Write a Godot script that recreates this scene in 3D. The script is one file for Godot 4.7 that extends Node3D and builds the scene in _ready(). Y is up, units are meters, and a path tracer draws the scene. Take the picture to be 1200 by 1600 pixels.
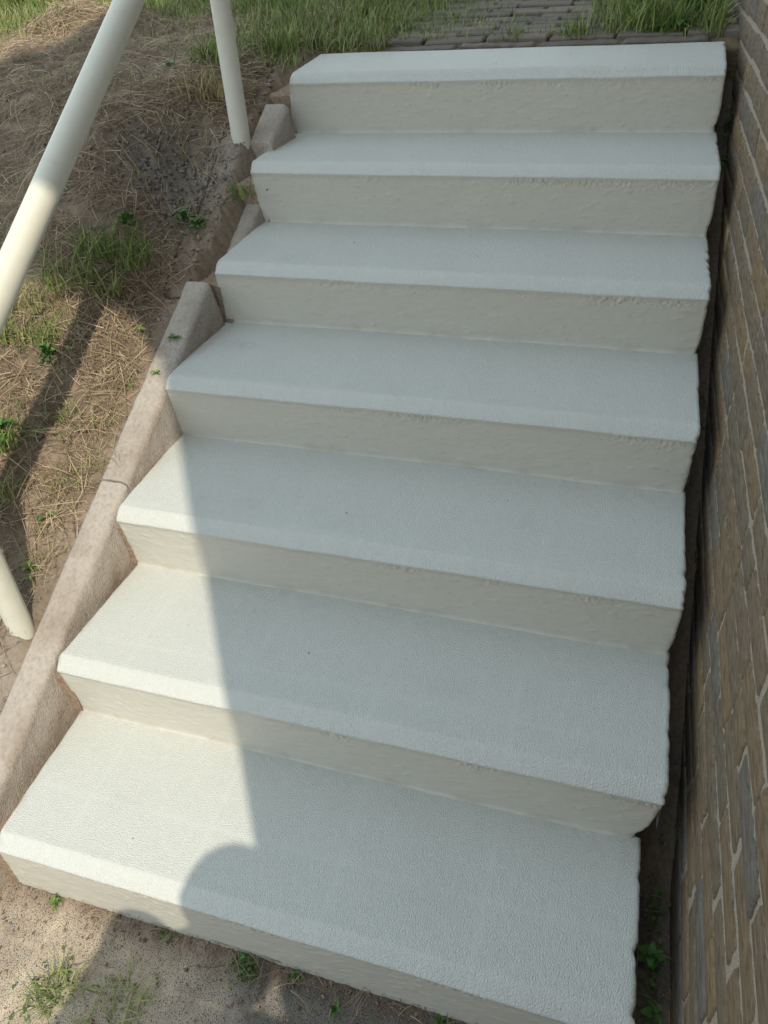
extends Node3D
# A painted concrete outdoor staircase between a grassy bank and an old brick house wall.

const H := 0.165          # rise of one step
const SLOPE := 0.4946     # fall of the bank beside the steps
const SUN := Vector3(-0.351, -0.788, -0.506)

var rng := RandomNumberGenerator.new()
var n_lo := FastNoiseLite.new()
var n_hi := FastNoiseLite.new()
var n_mid := FastNoiseLite.new()
var M := {}
var used := {}

# ---------------------------------------------------------------- helpers
func numbered(parent: Node, called: String) -> String:
	var key := str(parent.get_instance_id()) + called
	var k: int = used.get(key, 0)
	used[key] = k + 1
	return called if k == 0 else "%s_%03d" % [called, k]

func put(called: String, mesh: Mesh, mat: Material, parent: Node = self, at := Vector3.ZERO) -> MeshInstance3D:
	var o := MeshInstance3D.new()
	o.name = numbered(parent, called)
	o.mesh = mesh
	if mat: o.material_override = mat
	o.position = at
	parent.add_child(o, true)
	return o

func tag(o: Node, label: String, category: String, group := "", kind := "") -> void:
	if label: o.set_meta("label", label)
	if category: o.set_meta("category", category)
	if group: o.set_meta("group", group)
	if kind: o.set_meta("kind", kind)

func thing(called: String, label: String, category: String, at := Vector3.ZERO, group := "") -> Node3D:
	var o := Node3D.new()
	o.name = numbered(self, called)
	o.position = at
	add_child(o, true)
	tag(o, label, category, group)
	return o

func sstep(a: float, b: float, x: float) -> float:
	var t := clampf((x - a) / (b - a), 0.0, 1.0)
	return t * t * (3.0 - 2.0 * t)

func smin(a: float, b: float, k: float) -> float:
	var h := maxf(k - absf(a - b), 0.0) / k
	return minf(a, b) - h * h * k * 0.25

func mk_noise(sd: int, freq: float, oct := 3, type := FastNoiseLite.TYPE_SIMPLEX_SMOOTH) -> FastNoiseLite:
	var n := FastNoiseLite.new()
	n.seed = sd; n.frequency = freq; n.noise_type = type
	n.fractal_type = FastNoiseLite.FRACTAL_FBM if oct > 1 else FastNoiseLite.FRACTAL_NONE
	n.fractal_octaves = oct
	return n

func ramp(img: Image, stops: Array) -> ImageTexture:      # stops: [pos, linear Color], ...
	var g := Gradient.new()
	var offs := PackedFloat32Array(); var cols := PackedColorArray()
	for s in stops:
		offs.append(s[0]); cols.append(s[1].linear_to_srgb())
	g.offsets = offs; g.colors = cols
	var lut := PackedByteArray(); lut.resize(768)
	for k in 256:
		var c := g.sample(k / 255.0)
		lut[k * 3] = int(c.r * 255.0); lut[k * 3 + 1] = int(c.g * 255.0); lut[k * 3 + 2] = int(c.b * 255.0)
	img.convert(Image.FORMAT_L8)
	var src := img.get_data()
	var dst := PackedByteArray(); dst.resize(src.size() * 3)
	for k in src.size():
		var v := src[k] * 3
		dst[k * 3] = lut[v]; dst[k * 3 + 1] = lut[v + 1]; dst[k * 3 + 2] = lut[v + 2]
	return ImageTexture.create_from_image(Image.create_from_data(img.get_width(), img.get_height(), false, Image.FORMAT_RGB8, dst))

func bump(img: Image, strength: float) -> ImageTexture:
	var c: Image = img.duplicate()
	c.convert(Image.FORMAT_RGBA8)
	c.bump_map_to_normal_map(strength)
	return ImageTexture.create_from_image(c)

func stretched(n: FastNoiseLite, w: int, h: int, tw: int, th: int) -> Image:
	var i := n.get_seamless_image(w, h)
	i.resize(tw, th, Image.INTERPOLATE_CUBIC)
	return i

func mat(alb: Texture2D, nor: Texture2D, tile: float, nscale: float, rough: float, tint := Color.WHITE, ntile := 0.0) -> StandardMaterial3D:
	var m := StandardMaterial3D.new()
	m.albedo_color = tint
	m.roughness = rough
	m.metallic_specular = 0.35
	m.uv1_triplanar = true
	m.uv1_world_triplanar = true
	m.uv1_scale = Vector3.ONE / tile
	if alb: m.albedo_texture = alb
	if nor:
		m.normal_enabled = true
		m.normal_texture = nor
		m.normal_scale = nscale
	return m

func plain(c: Color, rough := 0.8, leaf := false) -> StandardMaterial3D:   # linear colour
	var m := StandardMaterial3D.new()
	m.albedo_color = c.linear_to_srgb()
	m.roughness = rough
	if leaf:
		m.cull_mode = BaseMaterial3D.CULL_DISABLED
		m.backlight_enabled = true
		m.backlight = Color(c.r * 0.5, c.g * 0.5, c.b * 0.4).linear_to_srgb()
	return m

func tinted(leaf := false) -> StandardMaterial3D:
	var m := StandardMaterial3D.new()
	m.vertex_color_use_as_albedo = true
	m.roughness = 0.75
	if leaf:
		m.cull_mode = BaseMaterial3D.CULL_DISABLED
	return m

func grid_normals(P: PackedVector3Array, nu: int, nv: int, flip: bool) -> PackedVector3Array:
	var N := PackedVector3Array(); N.resize(P.size())
	for i in nu:
		var ia := maxi(i - 1, 0) * nv; var ib := mini(i + 1, nu - 1) * nv
		for j in nv:
			var a := P[ib + j] - P[ia + j]
			var b := P[i * nv + mini(j + 1, nv - 1)] - P[i * nv + maxi(j - 1, 0)]
			var n := a.cross(b).normalized()
			N[i * nv + j] = -n if flip else n
	return N

func grid_part(P: PackedVector3Array, N: PackedVector3Array, nu: int, nv: int, j0: int, j1: int, flip: bool, C := PackedColorArray()) -> ArrayMesh:
	var w := j1 - j0 + 1
	var p := PackedVector3Array(); var n := PackedVector3Array(); var c := PackedColorArray()
	for i in nu:
		for j in range(j0, j1 + 1):
			p.append(P[i * nv + j]); n.append(N[i * nv + j])
			if C.size() > 0: c.append(C[i * nv + j])
	var ix := PackedInt32Array()
	for i in nu - 1:
		for j in w - 1:
			var a := i * w + j; var b := a + 1; var d := a + w; var e := d + 1
			if flip: ix.append_array([a, d, b, b, d, e])
			else: ix.append_array([a, b, d, b, e, d])
	var arr := []; arr.resize(Mesh.ARRAY_MAX)
	arr[Mesh.ARRAY_VERTEX] = p; arr[Mesh.ARRAY_NORMAL] = n; arr[Mesh.ARRAY_INDEX] = ix
	if C.size() > 0: arr[Mesh.ARRAY_COLOR] = c
	var m := ArrayMesh.new()
	m.add_surface_from_arrays(Mesh.PRIMITIVE_TRIANGLES, arr)
	return m

func grid(P: PackedVector3Array, nu: int, nv: int, flip := false, C := PackedColorArray()) -> ArrayMesh:
	return grid_part(P, grid_normals(P, nu, nv, flip), nu, nv, 0, nv - 1, flip, C)

func bevel_box(size: Vector3, r: float) -> ArrayMesh:      # centred box with chamfered edges
	var st := SurfaceTool.new(); st.begin(Mesh.PRIMITIVE_TRIANGLES); st.set_smooth_group(-1)
	var h := size * 0.5
	var pts := []
	for sx in [-1, 1]:
		for sy in [-1, 1]:
			for sz in [-1, 1]:
				pts.append([Vector3(sx * h.x, sy * (h.y - r), sz * (h.z - r)), Vector3(sx * (h.x - r), sy * h.y, sz * (h.z - r)), Vector3(sx * (h.x - r), sy * (h.y - r), sz * h.z)])
	var quads := []
	for ax in 3:
		for s in 2:
			var q := []
			for k in 8:
				var bits := [(k >> 2) & 1, (k >> 1) & 1, k & 1]
				if bits[ax] == s: q.append(pts[k][ax])
			quads.append([q[0], q[1], q[3], q[2]])
	for ax in 3:
		var b := (ax + 1) % 3; var c := (ax + 2) % 3
		for k in 8:
			var bits := [(k >> 2) & 1, (k >> 1) & 1, k & 1]
			if bits[ax] == 0:
				var k2 := k | (1 << (2 - ax))
				quads.append([pts[k][b], pts[k2][b], pts[k2][c], pts[k][c]])
	var tris := []
	for k in 8: tris.append(pts[k])
	for q in quads:
		tris.append([q[0], q[1], q[2]]); tris.append([q[0], q[2], q[3]])
	for t in tris:
		var n: Vector3 = (t[1] - t[0]).cross(t[2] - t[0])
		var mid: Vector3 = (t[0] + t[1] + t[2]) / 3.0
		if n.dot(mid) > 0: t = [t[0], t[2], t[1]]
		for v in t: st.add_vertex(v)
	st.generate_normals()
	return st.commit()

func tube(a: Vector3, b: Vector3, r: float, sides := 20, rings := 6, cap := true) -> ArrayMesh:
	var ax := (b - a).normalized()
	var u := ax.cross(Vector3(0.3, 0.1, 0.9)).normalized()
	var v := ax.cross(u)
	var P := PackedVector3Array()
	var rows := []
	if cap:
		for k in 4: rows.append([-r * 0.35 * cos(k / 4.0 * PI / 2), sin(k / 4.0 * PI / 2) * r])
	for k in rings + 1: rows.append([(b - a).length() * k / rings, r])
	if cap:
		for k in [3, 2, 1, 0]: rows.append([(b - a).length() + r * 0.35 * cos(k / 4.0 * PI / 2), sin(k / 4.0 * PI / 2) * r])
	for row in rows:
		for s in sides + 1:
			var t := TAU * s / sides
			P.append(a + ax * row[0] + (u * cos(t) + v * sin(t)) * maxf(row[1], 0.0004))
	return grid(P, rows.size(), sides + 1, true)

# ---------------------------------------------------------------- the lie of the land
func ground_y(x: float, z: float) -> float:
	var y := 0.165 - SLOPE * z - 0.045 + 0.15 * sstep(0.12, 0.42, -x)
	y -= 0.03 * exp(-((x + 0.27) * (x + 0.27) / 0.015 + (z + 1.62) * (z + 1.62) / 0.03))   # scraped hollow by the upper post
	y += 0.048 * exp(-((x + 0.09) * (x + 0.09) / 0.006 + (z + 1.78) * (z + 1.78) / 0.006))
	y += 0.042 * sstep(-0.10, -0.135, x) * exp(-((x + 0.15) * (x + 0.15) / 0.004 + (z + 0.37) * (z + 0.37) / 0.008))  # footing of the lower post
	y = smin(y, 1.165, 0.12)
	y = -smin(-y, 0.02, 0.08)
	if x < -0.08 and x > -0.24 and z < 0.0:
		y += sstep(-0.24, -0.12, x) * (0.002 + 0.022 * n_lo.get_noise_2d(x * 3.0 + 70, z * 5.0)) * sstep(0.0, -0.2, z)
	if x < -0.1:
		var e := sstep(-0.1, -0.3, x)
		y += e * (n_lo.get_noise_2d(x * 2.2, z * 2.2) * 0.035 + n_lo.get_noise_2d(x * 7.0 + 40, z * 7.0) * 0.014)
		y += 0.09 * exp(-((x + 1.3) * (x + 1.3) / 0.05 + (z + 2.85) * (z + 2.85) / 0.06))
	var f := sstep(0.0, 0.05, z) * sstep(-0.16, -0.08, x)
	return lerpf(y, -0.02, f)

func ground_n(x: float, z: float) -> Vector3:
	var e := 0.03
	return Vector3(ground_y(x - e, z) - ground_y(x + e, z), 2.0 * e, ground_y(x, z - e) - ground_y(x, z + e)).normalized()

func _ready() -> void:
	rng.seed = 20240613
	n_lo = mk_noise(3, 1.0, 3); n_mid = mk_noise(7, 12.0, 3); n_hi = mk_noise(11, 110.0, 2)
	# camera
	var cam := Camera3D.new()
	cam.name = "camera"
	cam.rotation_order = EULER_ORDER_YXZ
	cam.position = Vector3(1.1127, 1.6344, 0.5083)
	cam.rotation = Vector3(-0.69258, 0.359576, -0.099788)
	cam.fov = 2.0 * rad_to_deg(atan(800.0 / 1220.764))
	cam.near = 0.03; cam.far = 200.0
	add_child(cam); cam.current = true
	# sky
	var we := WorldEnvironment.new(); we.name = "daylight"
	var env := Environment.new()
	env.background_mode = Environment.BG_SKY
	var sky := Sky.new()
	var sm := ProceduralSkyMaterial.new()
	sm.sky_top_color = Color(0.69, 0.74, 0.77)
	sm.sky_horizon_color = Color(0.86, 0.88, 0.88)
	sm.sky_curve = 0.2
	sm.ground_bottom_color = Color(0.30, 0.28, 0.24)
	sm.ground_horizon_color = Color(0.55, 0.56, 0.52)
	sm.sky_energy_multiplier = 1.35
	sm.sun_angle_max = 1.0
	sky.sky_material = sm
	env.sky = sky
	env.tonemap_mode = Environment.TONE_MAPPER_LINEAR
	env.tonemap_exposure = 1.0
	env.sdfgi_enabled = true; env.ssao_enabled = true; env.ssil_enabled = true
	we.environment = env
	add_child(we)
	# sun
	var sun := DirectionalLight3D.new(); sun.name = "sun"
	sun.light_energy = 1.06
	sun.light_color = Color(1.0, 0.95, 0.86)
	sun.light_angular_distance = 0.55
	sun.shadow_enabled = true
	sun.basis = Basis.looking_at(SUN, Vector3.UP)
	add_child(sun)
	materials()
	build_ground()
	build_house()
	build_steps()
	build_edging()
	build_path()
	build_handrail()
	build_person()
	build_plants()

func materials() -> void:
	var soft := mk_noise(21, 0.02, 4).get_seamless_image(512, 512)
	var stip := mk_noise(22, 0.14, 2).get_seamless_image(512, 512)
	var brush := stretched(mk_noise(23, 0.06, 3), 96, 512, 512, 512)
	var grain := mk_noise(24, 0.11, 4).get_seamless_image(512, 512)
	var clod := mk_noise(25, 0.035, 5).get_seamless_image(512, 512)
	M.tread = mat(ramp(soft.duplicate(), [[0.0, Color(0.565, 0.585, 0.56)], [1.0, Color(0.60, 0.617, 0.59)]]), bump(stip, 4.0), 0.28, 0.85, 0.5)
	M.riser = mat(ramp(soft.duplicate(), [[0.0, Color(0.55, 0.535, 0.475)], [1.0, Color(0.575, 0.56, 0.495)]]), bump(brush, 2.0), 0.33, 0.32, 0.42)
	M.tread.vertex_color_use_as_albedo = true; M.riser.vertex_color_use_as_albedo = true
	M.kerb_core = plain(Color(0.4, 0.36, 0.32), 0.9)
	M.kerb = mat(ramp(mk_noise(28, 0.055, 5).get_seamless_image(512, 512), [[0.0, Color(0.25, 0.215, 0.18)], [0.3, Color(0.39, 0.35, 0.31)], [0.6, Color(0.44, 0.40, 0.36)], [1.0, Color(0.50, 0.46, 0.42)]]), bump(grain, 3.0), 0.37, 1.0, 0.9)
	M.kerb.vertex_color_use_as_albedo = true
	M.soil = mat(ramp(clod.duplicate(), [[0.0, Color(0.55, 0.5, 0.45)], [0.5, Color(0.85, 0.82, 0.8)], [1.0, Color(1, 1, 1)]]), bump(clod, 5.0), 0.3, 1.0, 0.97)
	M.soil.vertex_color_use_as_albedo = true
	M.paving = mat(ramp(grain.duplicate(), [[0.0, Color(0.42, 0.40, 0.38)], [0.42, Color(0.78, 0.76, 0.73)], [0.6, Color(0.95, 0.94, 0.92)], [1.0, Color(1.3, 1.3, 1.3)]]), bump(grain, 4.0), 0.22, 1.0, 0.95)
	M.paving.vertex_color_use_as_albedo = true
	var streak := stretched(mk_noise(26, 0.05, 5), 150, 512, 512, 512)
	var sn := bump(grain, 2.5)
	M.bricks = []
	for c in [Color(0.175, 0.136, 0.094), Color(0.19, 0.142, 0.09), Color(0.158, 0.128, 0.094), Color(0.205, 0.148, 0.087), Color(0.152, 0.134, 0.115), Color(0.33, 0.25, 0.13)]:
		M.bricks.append(mat(ramp(streak.duplicate(), [[0.0, c * 0.45], [0.3, c * 0.8], [0.5, c], [0.75, c * 1.15], [1.0, c.lerp(Color(0.40, 0.37, 0.33), 0.45)]]), sn, 0.31 + 0.03 * M.bricks.size(), 0.6, 0.9))
	M.mortar = mat(ramp(grain.duplicate(), [[0.0, Color(0.16, 0.135, 0.105)], [0.45, Color(0.34, 0.30, 0.245)], [1.0, Color(0.52, 0.475, 0.41)]]), sn, 0.2, 1.2, 0.95)
	M.paver = []
	for c in [Color(0.19, 0.165, 0.145), Color(0.225, 0.195, 0.165), Color(0.165, 0.15, 0.13)]:
		M.paver.append(mat(ramp(grain.duplicate(), [[0.0, c * 0.6], [0.5, c], [1.0, c * 1.25]]), sn, 0.23, 0.8, 0.9))
	M.rail = mat(ramp(mk_noise(29, 0.02, 5).get_seamless_image(512, 512), [[0.0, Color(0.55, 0.53, 0.45)], [0.25, Color(0.68, 0.675, 0.595)], [1.0, Color(0.72, 0.715, 0.635)]]), bump(soft, 2.0), 0.4, 0.3, 0.36)
	M.plain_wall = plain(Color(0.3, 0.25, 0.2), 0.9)
	M.roof = plain(Color(0.3, 0.14, 0.1), 0.85)
	M.board = plain(Color(0.6, 0.58, 0.54), 0.7)
	M.leaf = []
	for c in [Color(0.065, 0.155, 0.035), Color(0.09, 0.21, 0.045), Color(0.05, 0.115, 0.035), Color(0.16, 0.26, 0.055)]:
		M.leaf.append(plain(c, 0.5, true))
	M.stem = plain(Color(0.12, 0.13, 0.05), 0.7, true)
	M.blade = tinted(true)
	M.flower = plain(Color(0.8, 0.55, 0.05), 0.6, true)
	M.dark = plain(Color(0.03, 0.028, 0.025), 0.9)
	M.chip = plain(Color(0.55, 0.47, 0.3), 0.9)
	M.white = plain(Color(0.6, 0.6, 0.6), 0.8)

# ---------------------------------------------------------------- ground
func soil_color(x: float, z: float) -> Color:
	var t := 0.5 + 0.5 * n_lo.get_noise_2d(x * 5.0, z * 5.0)
	var c := Color(0.17, 0.132, 0.098).lerp(Color(0.40, 0.325, 0.255), t)
	var ash := exp(-((x + 0.27) * (x + 0.27) / 0.022 + (z + 1.63) * (z + 1.63) / 0.03)) * (0.9 + 0.6 * n_mid.get_noise_2d(x * 2, z * 2))
	c = c.lerp(Color(0.20, 0.185, 0.165), clampf(ash * 1.1, 0, 1))
	var foot := exp(-((x + 0.17) * (x + 0.17) / 0.006 + (z + 0.3) * (z + 0.3) / 0.03)) + exp(-((x + 0.12) * (x + 0.12) / 0.004 + (z + 1.72) * (z + 1.72) / 0.006))
	c = c.lerp(Color(0.36, 0.33, 0.29), clampf(foot * (0.8 + 0.5 * n_mid.get_noise_2d(x, z)), 0, 1))
	return c

func build_ground() -> void:
	# bank and top lawn, fine near the steps
	var P := PackedVector3Array(); var C := PackedColorArray()
	var xs := []
	var x := -2.6
	while x < -0.064:
		xs.append(x); x += 0.012 if x > -1.0 else 0.03
	xs.append(-0.055)
	var zs := []
	var z := 0.75
	while z > -3.4:
		zs.append(z); z -= 0.012
	for xx in xs:
		for zz in zs:
			var y := ground_y(xx, zz)
			if xx > -0.15 and zz < -1.27: y -= 0.25
			elif xx < -0.06:
				var e := sstep(-0.08, -0.16, xx)
				var ash := exp(-((xx + 0.3) * (xx + 0.3) / 0.03 + (zz + 1.65) * (zz + 1.65) / 0.03))
				y += (n_mid.get_noise_2d(xx * 1.3, zz * 1.3) * 0.010 + n_mid.get_noise_2d(xx * 4, zz * 4) * (0.005 + 0.012 * ash)) * (0.25 + 0.75 * e)
			else: y -= 0.3
			P.append(Vector3(xx, y, zz)); C.append(soil_color(xx, zz))
	var o := put("bank", grid(P, xs.size(), zs.size(), false, C), M.soil)
	tag(o, "brown soil bank sloping beside the steps, patched with dry grass", "bank", "", "structure")
	# level ground in front of the lowest step
	P = PackedVector3Array(); C = PackedColorArray()
	var nx := 190; var nz := 90
	for i in nx:
		for j in nz:
			var xx := -0.35 + 1.75 * i / (nx - 1)
			var zz := 0.75 - 0.95 * j / (nz - 1)
			var y := -0.024 + n_mid.get_noise_2d(xx, zz) * 0.004
			var cx := 0.62 + 0.25 * (0.0 - zz) + 0.02 * n_mid.get_noise_2d(zz, 5.0)
			y -= 0.012 * exp(-pow((xx - cx) / 0.005, 2.0))
			y += 0.012 * sstep(0.05, 0.015, zz) * (0.6 + n_mid.get_noise_2d(xx * 3, zz * 3))
			P.append(Vector3(xx, y, zz))
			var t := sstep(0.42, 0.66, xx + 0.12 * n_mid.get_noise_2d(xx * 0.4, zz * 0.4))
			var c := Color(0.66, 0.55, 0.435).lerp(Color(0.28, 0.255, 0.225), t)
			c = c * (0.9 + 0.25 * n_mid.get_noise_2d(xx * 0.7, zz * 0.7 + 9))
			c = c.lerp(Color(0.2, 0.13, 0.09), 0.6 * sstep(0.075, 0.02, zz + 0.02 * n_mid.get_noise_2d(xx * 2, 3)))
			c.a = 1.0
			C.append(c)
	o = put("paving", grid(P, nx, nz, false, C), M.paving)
	tag(o, "dusty concrete paving in front of the lowest step", "paving", "", "structure")
	# the ground all round, one sheet out to the horizon
	P = PackedVector3Array(); C = PackedColorArray()
	var gx := [-90.0, -40.0, -15.0, -6.0, -2.59, -2.0, -0.4, 0.0, 0.6, 1.3, 1.9, 6.0, 15.0, 40.0, 90.0]
	var gz := [90.0, 40.0, 15.0, 6.0, 2.0, 0.73, 0.3, 0.0, -0.4, -0.8, -1.2, -1.6, -2.0, -2.26, -2.4, -3.0, -4.0, -6.0, -15.0, -40.0, -90.0]
	for xx in gx:
		for zz in gz:
			var y: float = ground_y(minf(xx, -0.3), zz) if xx < 0.0 else lerpf(-0.02, 1.145, clampf(-zz / 2.25, 0, 1))
			y -= 0.015 if (xx < -2.0 or zz < -3.3 or zz > 0.7) and not (xx > 0.0 and zz > -2.2) else 0.14
			if xx >= 0.0 and zz <= -2.9: y = 1.14
			P.append(Vector3(xx, y, zz)); C.append(Color(0.10, 0.11, 0.045) if zz < -2.0 or xx < -2.0 else Color(0.22, 0.18, 0.14))
	o = put("ground", grid(P, gx.size(), gz.size(), false, C), M.soil)
	tag(o, "grassy earth reaching away behind the top of the steps", "ground", "", "structure")
	# soil in the gap between steps and wall, and beside the left ends of the steps
	var gap := [[0.6, -0.03], [-0.18, -0.012], [-0.41, -0.005], [-0.51, 0.12], [-0.73, 0.178], [-0.97, 0.34], [-1.12, 0.372], [-1.33, 0.463], [-1.47, 0.575], [-1.735, 0.645], [-1.86, 0.79], [-2.17, 0.985], [-2.43, 1.13], [-3.4, 1.15]]
	P = PackedVector3Array(); C = PackedColorArray()
	zs = []
	z = 0.6
	while z > -3.3:
		zs.append(z); z -= 0.008
	for i in 16:
		var xx := 1.20 + 0.19 * i / 15.0
		for zz in zs:
			var k := 0
			while k < gap.size() - 2 and gap[k + 1][0] > zz: k += 1
			var y := lerpf(gap[k][1], gap[k + 1][1], clampf((zz - gap[k][0]) / (gap[k + 1][0] - gap[k][0]), 0, 1))
			y += n_mid.get_noise_2d(xx * 2, zz * 2) * 0.014 + n_hi.get_noise_2d(xx, zz) * 0.005
			P.append(Vector3(xx, y, zz)); C.append(Color(0.13, 0.10, 0.08).lerp(Color(0.26, 0.22, 0.19), 0.5 + 0.5 * n_mid.get_noise_2d(xx, zz * 0.5)))
	o = put("soil", grid(P, 16, zs.size(), false, C), M.soil)
	tag(o, "dark soil in the narrow gap between steps and brick wall", "soil", "", "structure")
	P = PackedVector3Array(); C = PackedColorArray()
	zs = []
	z = 0.06
	while z > -2.3:
		zs.append(z); z -= 0.008
	for i in 10:
		var xx := -0.10 + 0.108 * i / 9.0
		for zz in zs:
			var s := clampi(int(floor((-zz + 0.02) / 0.3336)) + 1, 0, 7)
			var fr := fmod(-zz + 0.02, 0.3336) / 0.3336
			var y := s * H - 0.032 + 0.03 * (fr - 1.0) if zz < 0.015 else -0.03
			y = minf(y, ground_y(-0.13, zz) + 0.015)
			y += n_mid.get_noise_2d(xx * 2, zz * 2) * 0.006 + n_hi.get_noise_2d(xx, zz) * 0.003
			P.append(Vector3(xx, y, zz)); C.append(Color(0.30, 0.22, 0.155).lerp(Color(0.4, 0.32, 0.25), 0.5 + 0.5 * n_mid.get_noise_2d(xx, zz)))
	o = put("soil", grid(P, 10, zs.size(), false, C), M.soil)
	tag(o, "sandy soil caught between the steps and the concrete edging", "soil", "", "structure")

	P = PackedVector3Array(); C = PackedColorArray()
	for i in 24:
		var xx := -0.17 + 0.20 * i / 23.0
		for j in 170:
			var zz := -1.24 - 1.12 * j / 169.0
			var y0 := minf(0.165 - SLOPE * zz - 0.15, 1.135)
			var y := lerpf(ground_y(xx, zz) - 0.006 * sstep(-0.15, -0.17, xx), y0, sstep(-0.085, 0.0, xx))
			y -= 0.05 * sstep(-1.29, -1.24, zz)
			y += (n_mid.get_noise_2d(xx * 2, zz * 2) * 0.008 + n_mid.get_noise_2d(xx * 6, zz * 6) * 0.006) * sstep(-0.175, -0.13, xx)
			P.append(Vector3(xx, y, zz)); C.append(soil_color(xx, zz))
	o = put("soil", grid(P, 24, 170, false, C), M.soil)
	tag(o, "bare brown soil slumped over the edging beside the upper steps", "soil", "", "structure")

# ---------------------------------------------------------------- house
func prism(poly: Array, x0: float, x1: float) -> ArrayMesh:   # poly of (y, z), swept along x
	var st := SurfaceTool.new(); st.begin(Mesh.PRIMITIVE_TRIANGLES); st.set_smooth_group(-1)
	var pv := PackedVector2Array(poly)
	var ix := Geometry2D.triangulate_polygon(pv)
	for k in range(0, ix.size(), 3):
		for q in 3: st.add_vertex(Vector3(x0, pv[ix[k + q]].x, pv[ix[k + q]].y))
		for q in [0, 2, 1]: st.add_vertex(Vector3(x1, pv[ix[k + q]].x, pv[ix[k + q]].y))
	for k in pv.size():
		var a := pv[k]; var b := pv[(k + 1) % pv.size()]
		for v in [Vector3(x0, a.x, a.y), Vector3(x1, a.x, a.y), Vector3(x0, b.x, b.y), Vector3(x1, a.x, a.y), Vector3(x1, b.x, b.y), Vector3(x0, b.x, b.y)]: st.add_vertex(v)
	st.generate_normals()
	return st.commit()

func brick_mesh(len: float, hgt: float, sd: int) -> ArrayMesh:   # face looks to -x, centre of the face at the origin
	var P := PackedVector3Array()
	var us := [-0.5, -0.5, -0.488, -0.3, -0.1, 0.1, 0.3, 0.488, 0.5, 0.5]
	var vs := [-0.5, -0.5, -0.46, -0.15, 0.15, 0.46, 0.5, 0.5]
	for i in us.size():
		for j in vs.size():
			var rim_u := i == 0 or i == us.size() - 1
			var rim_v := j == 0 or j == vs.size() - 1
			var edge := i <= 1 or i >= us.size() - 2 or j <= 1 or j >= vs.size() - 2
			var xx := 0.03 if rim_u or rim_v else (0.0048 if edge else 0.0)
			var zz: float = us[i] * len; var yy: float = vs[j] * hgt
			var w := n_mid.get_noise_3d(zz * 3 + sd * 7, yy * 5, sd * 3.0)
			if not (rim_u or rim_v):
				xx += 0.0013 * w
			yy += 0.0022 * n_mid.get_noise_2d(zz * 2.5 + sd * 11, signf(yy) * 9.0) * (1.0 if edge else 0.4)
			zz += 0.003 * n_mid.get_noise_2d(yy * 4 + sd * 5, signf(zz) * 9.0)
			P.append(Vector3(xx, yy, zz))
	return grid(P, us.size(), vs.size(), false)

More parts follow.
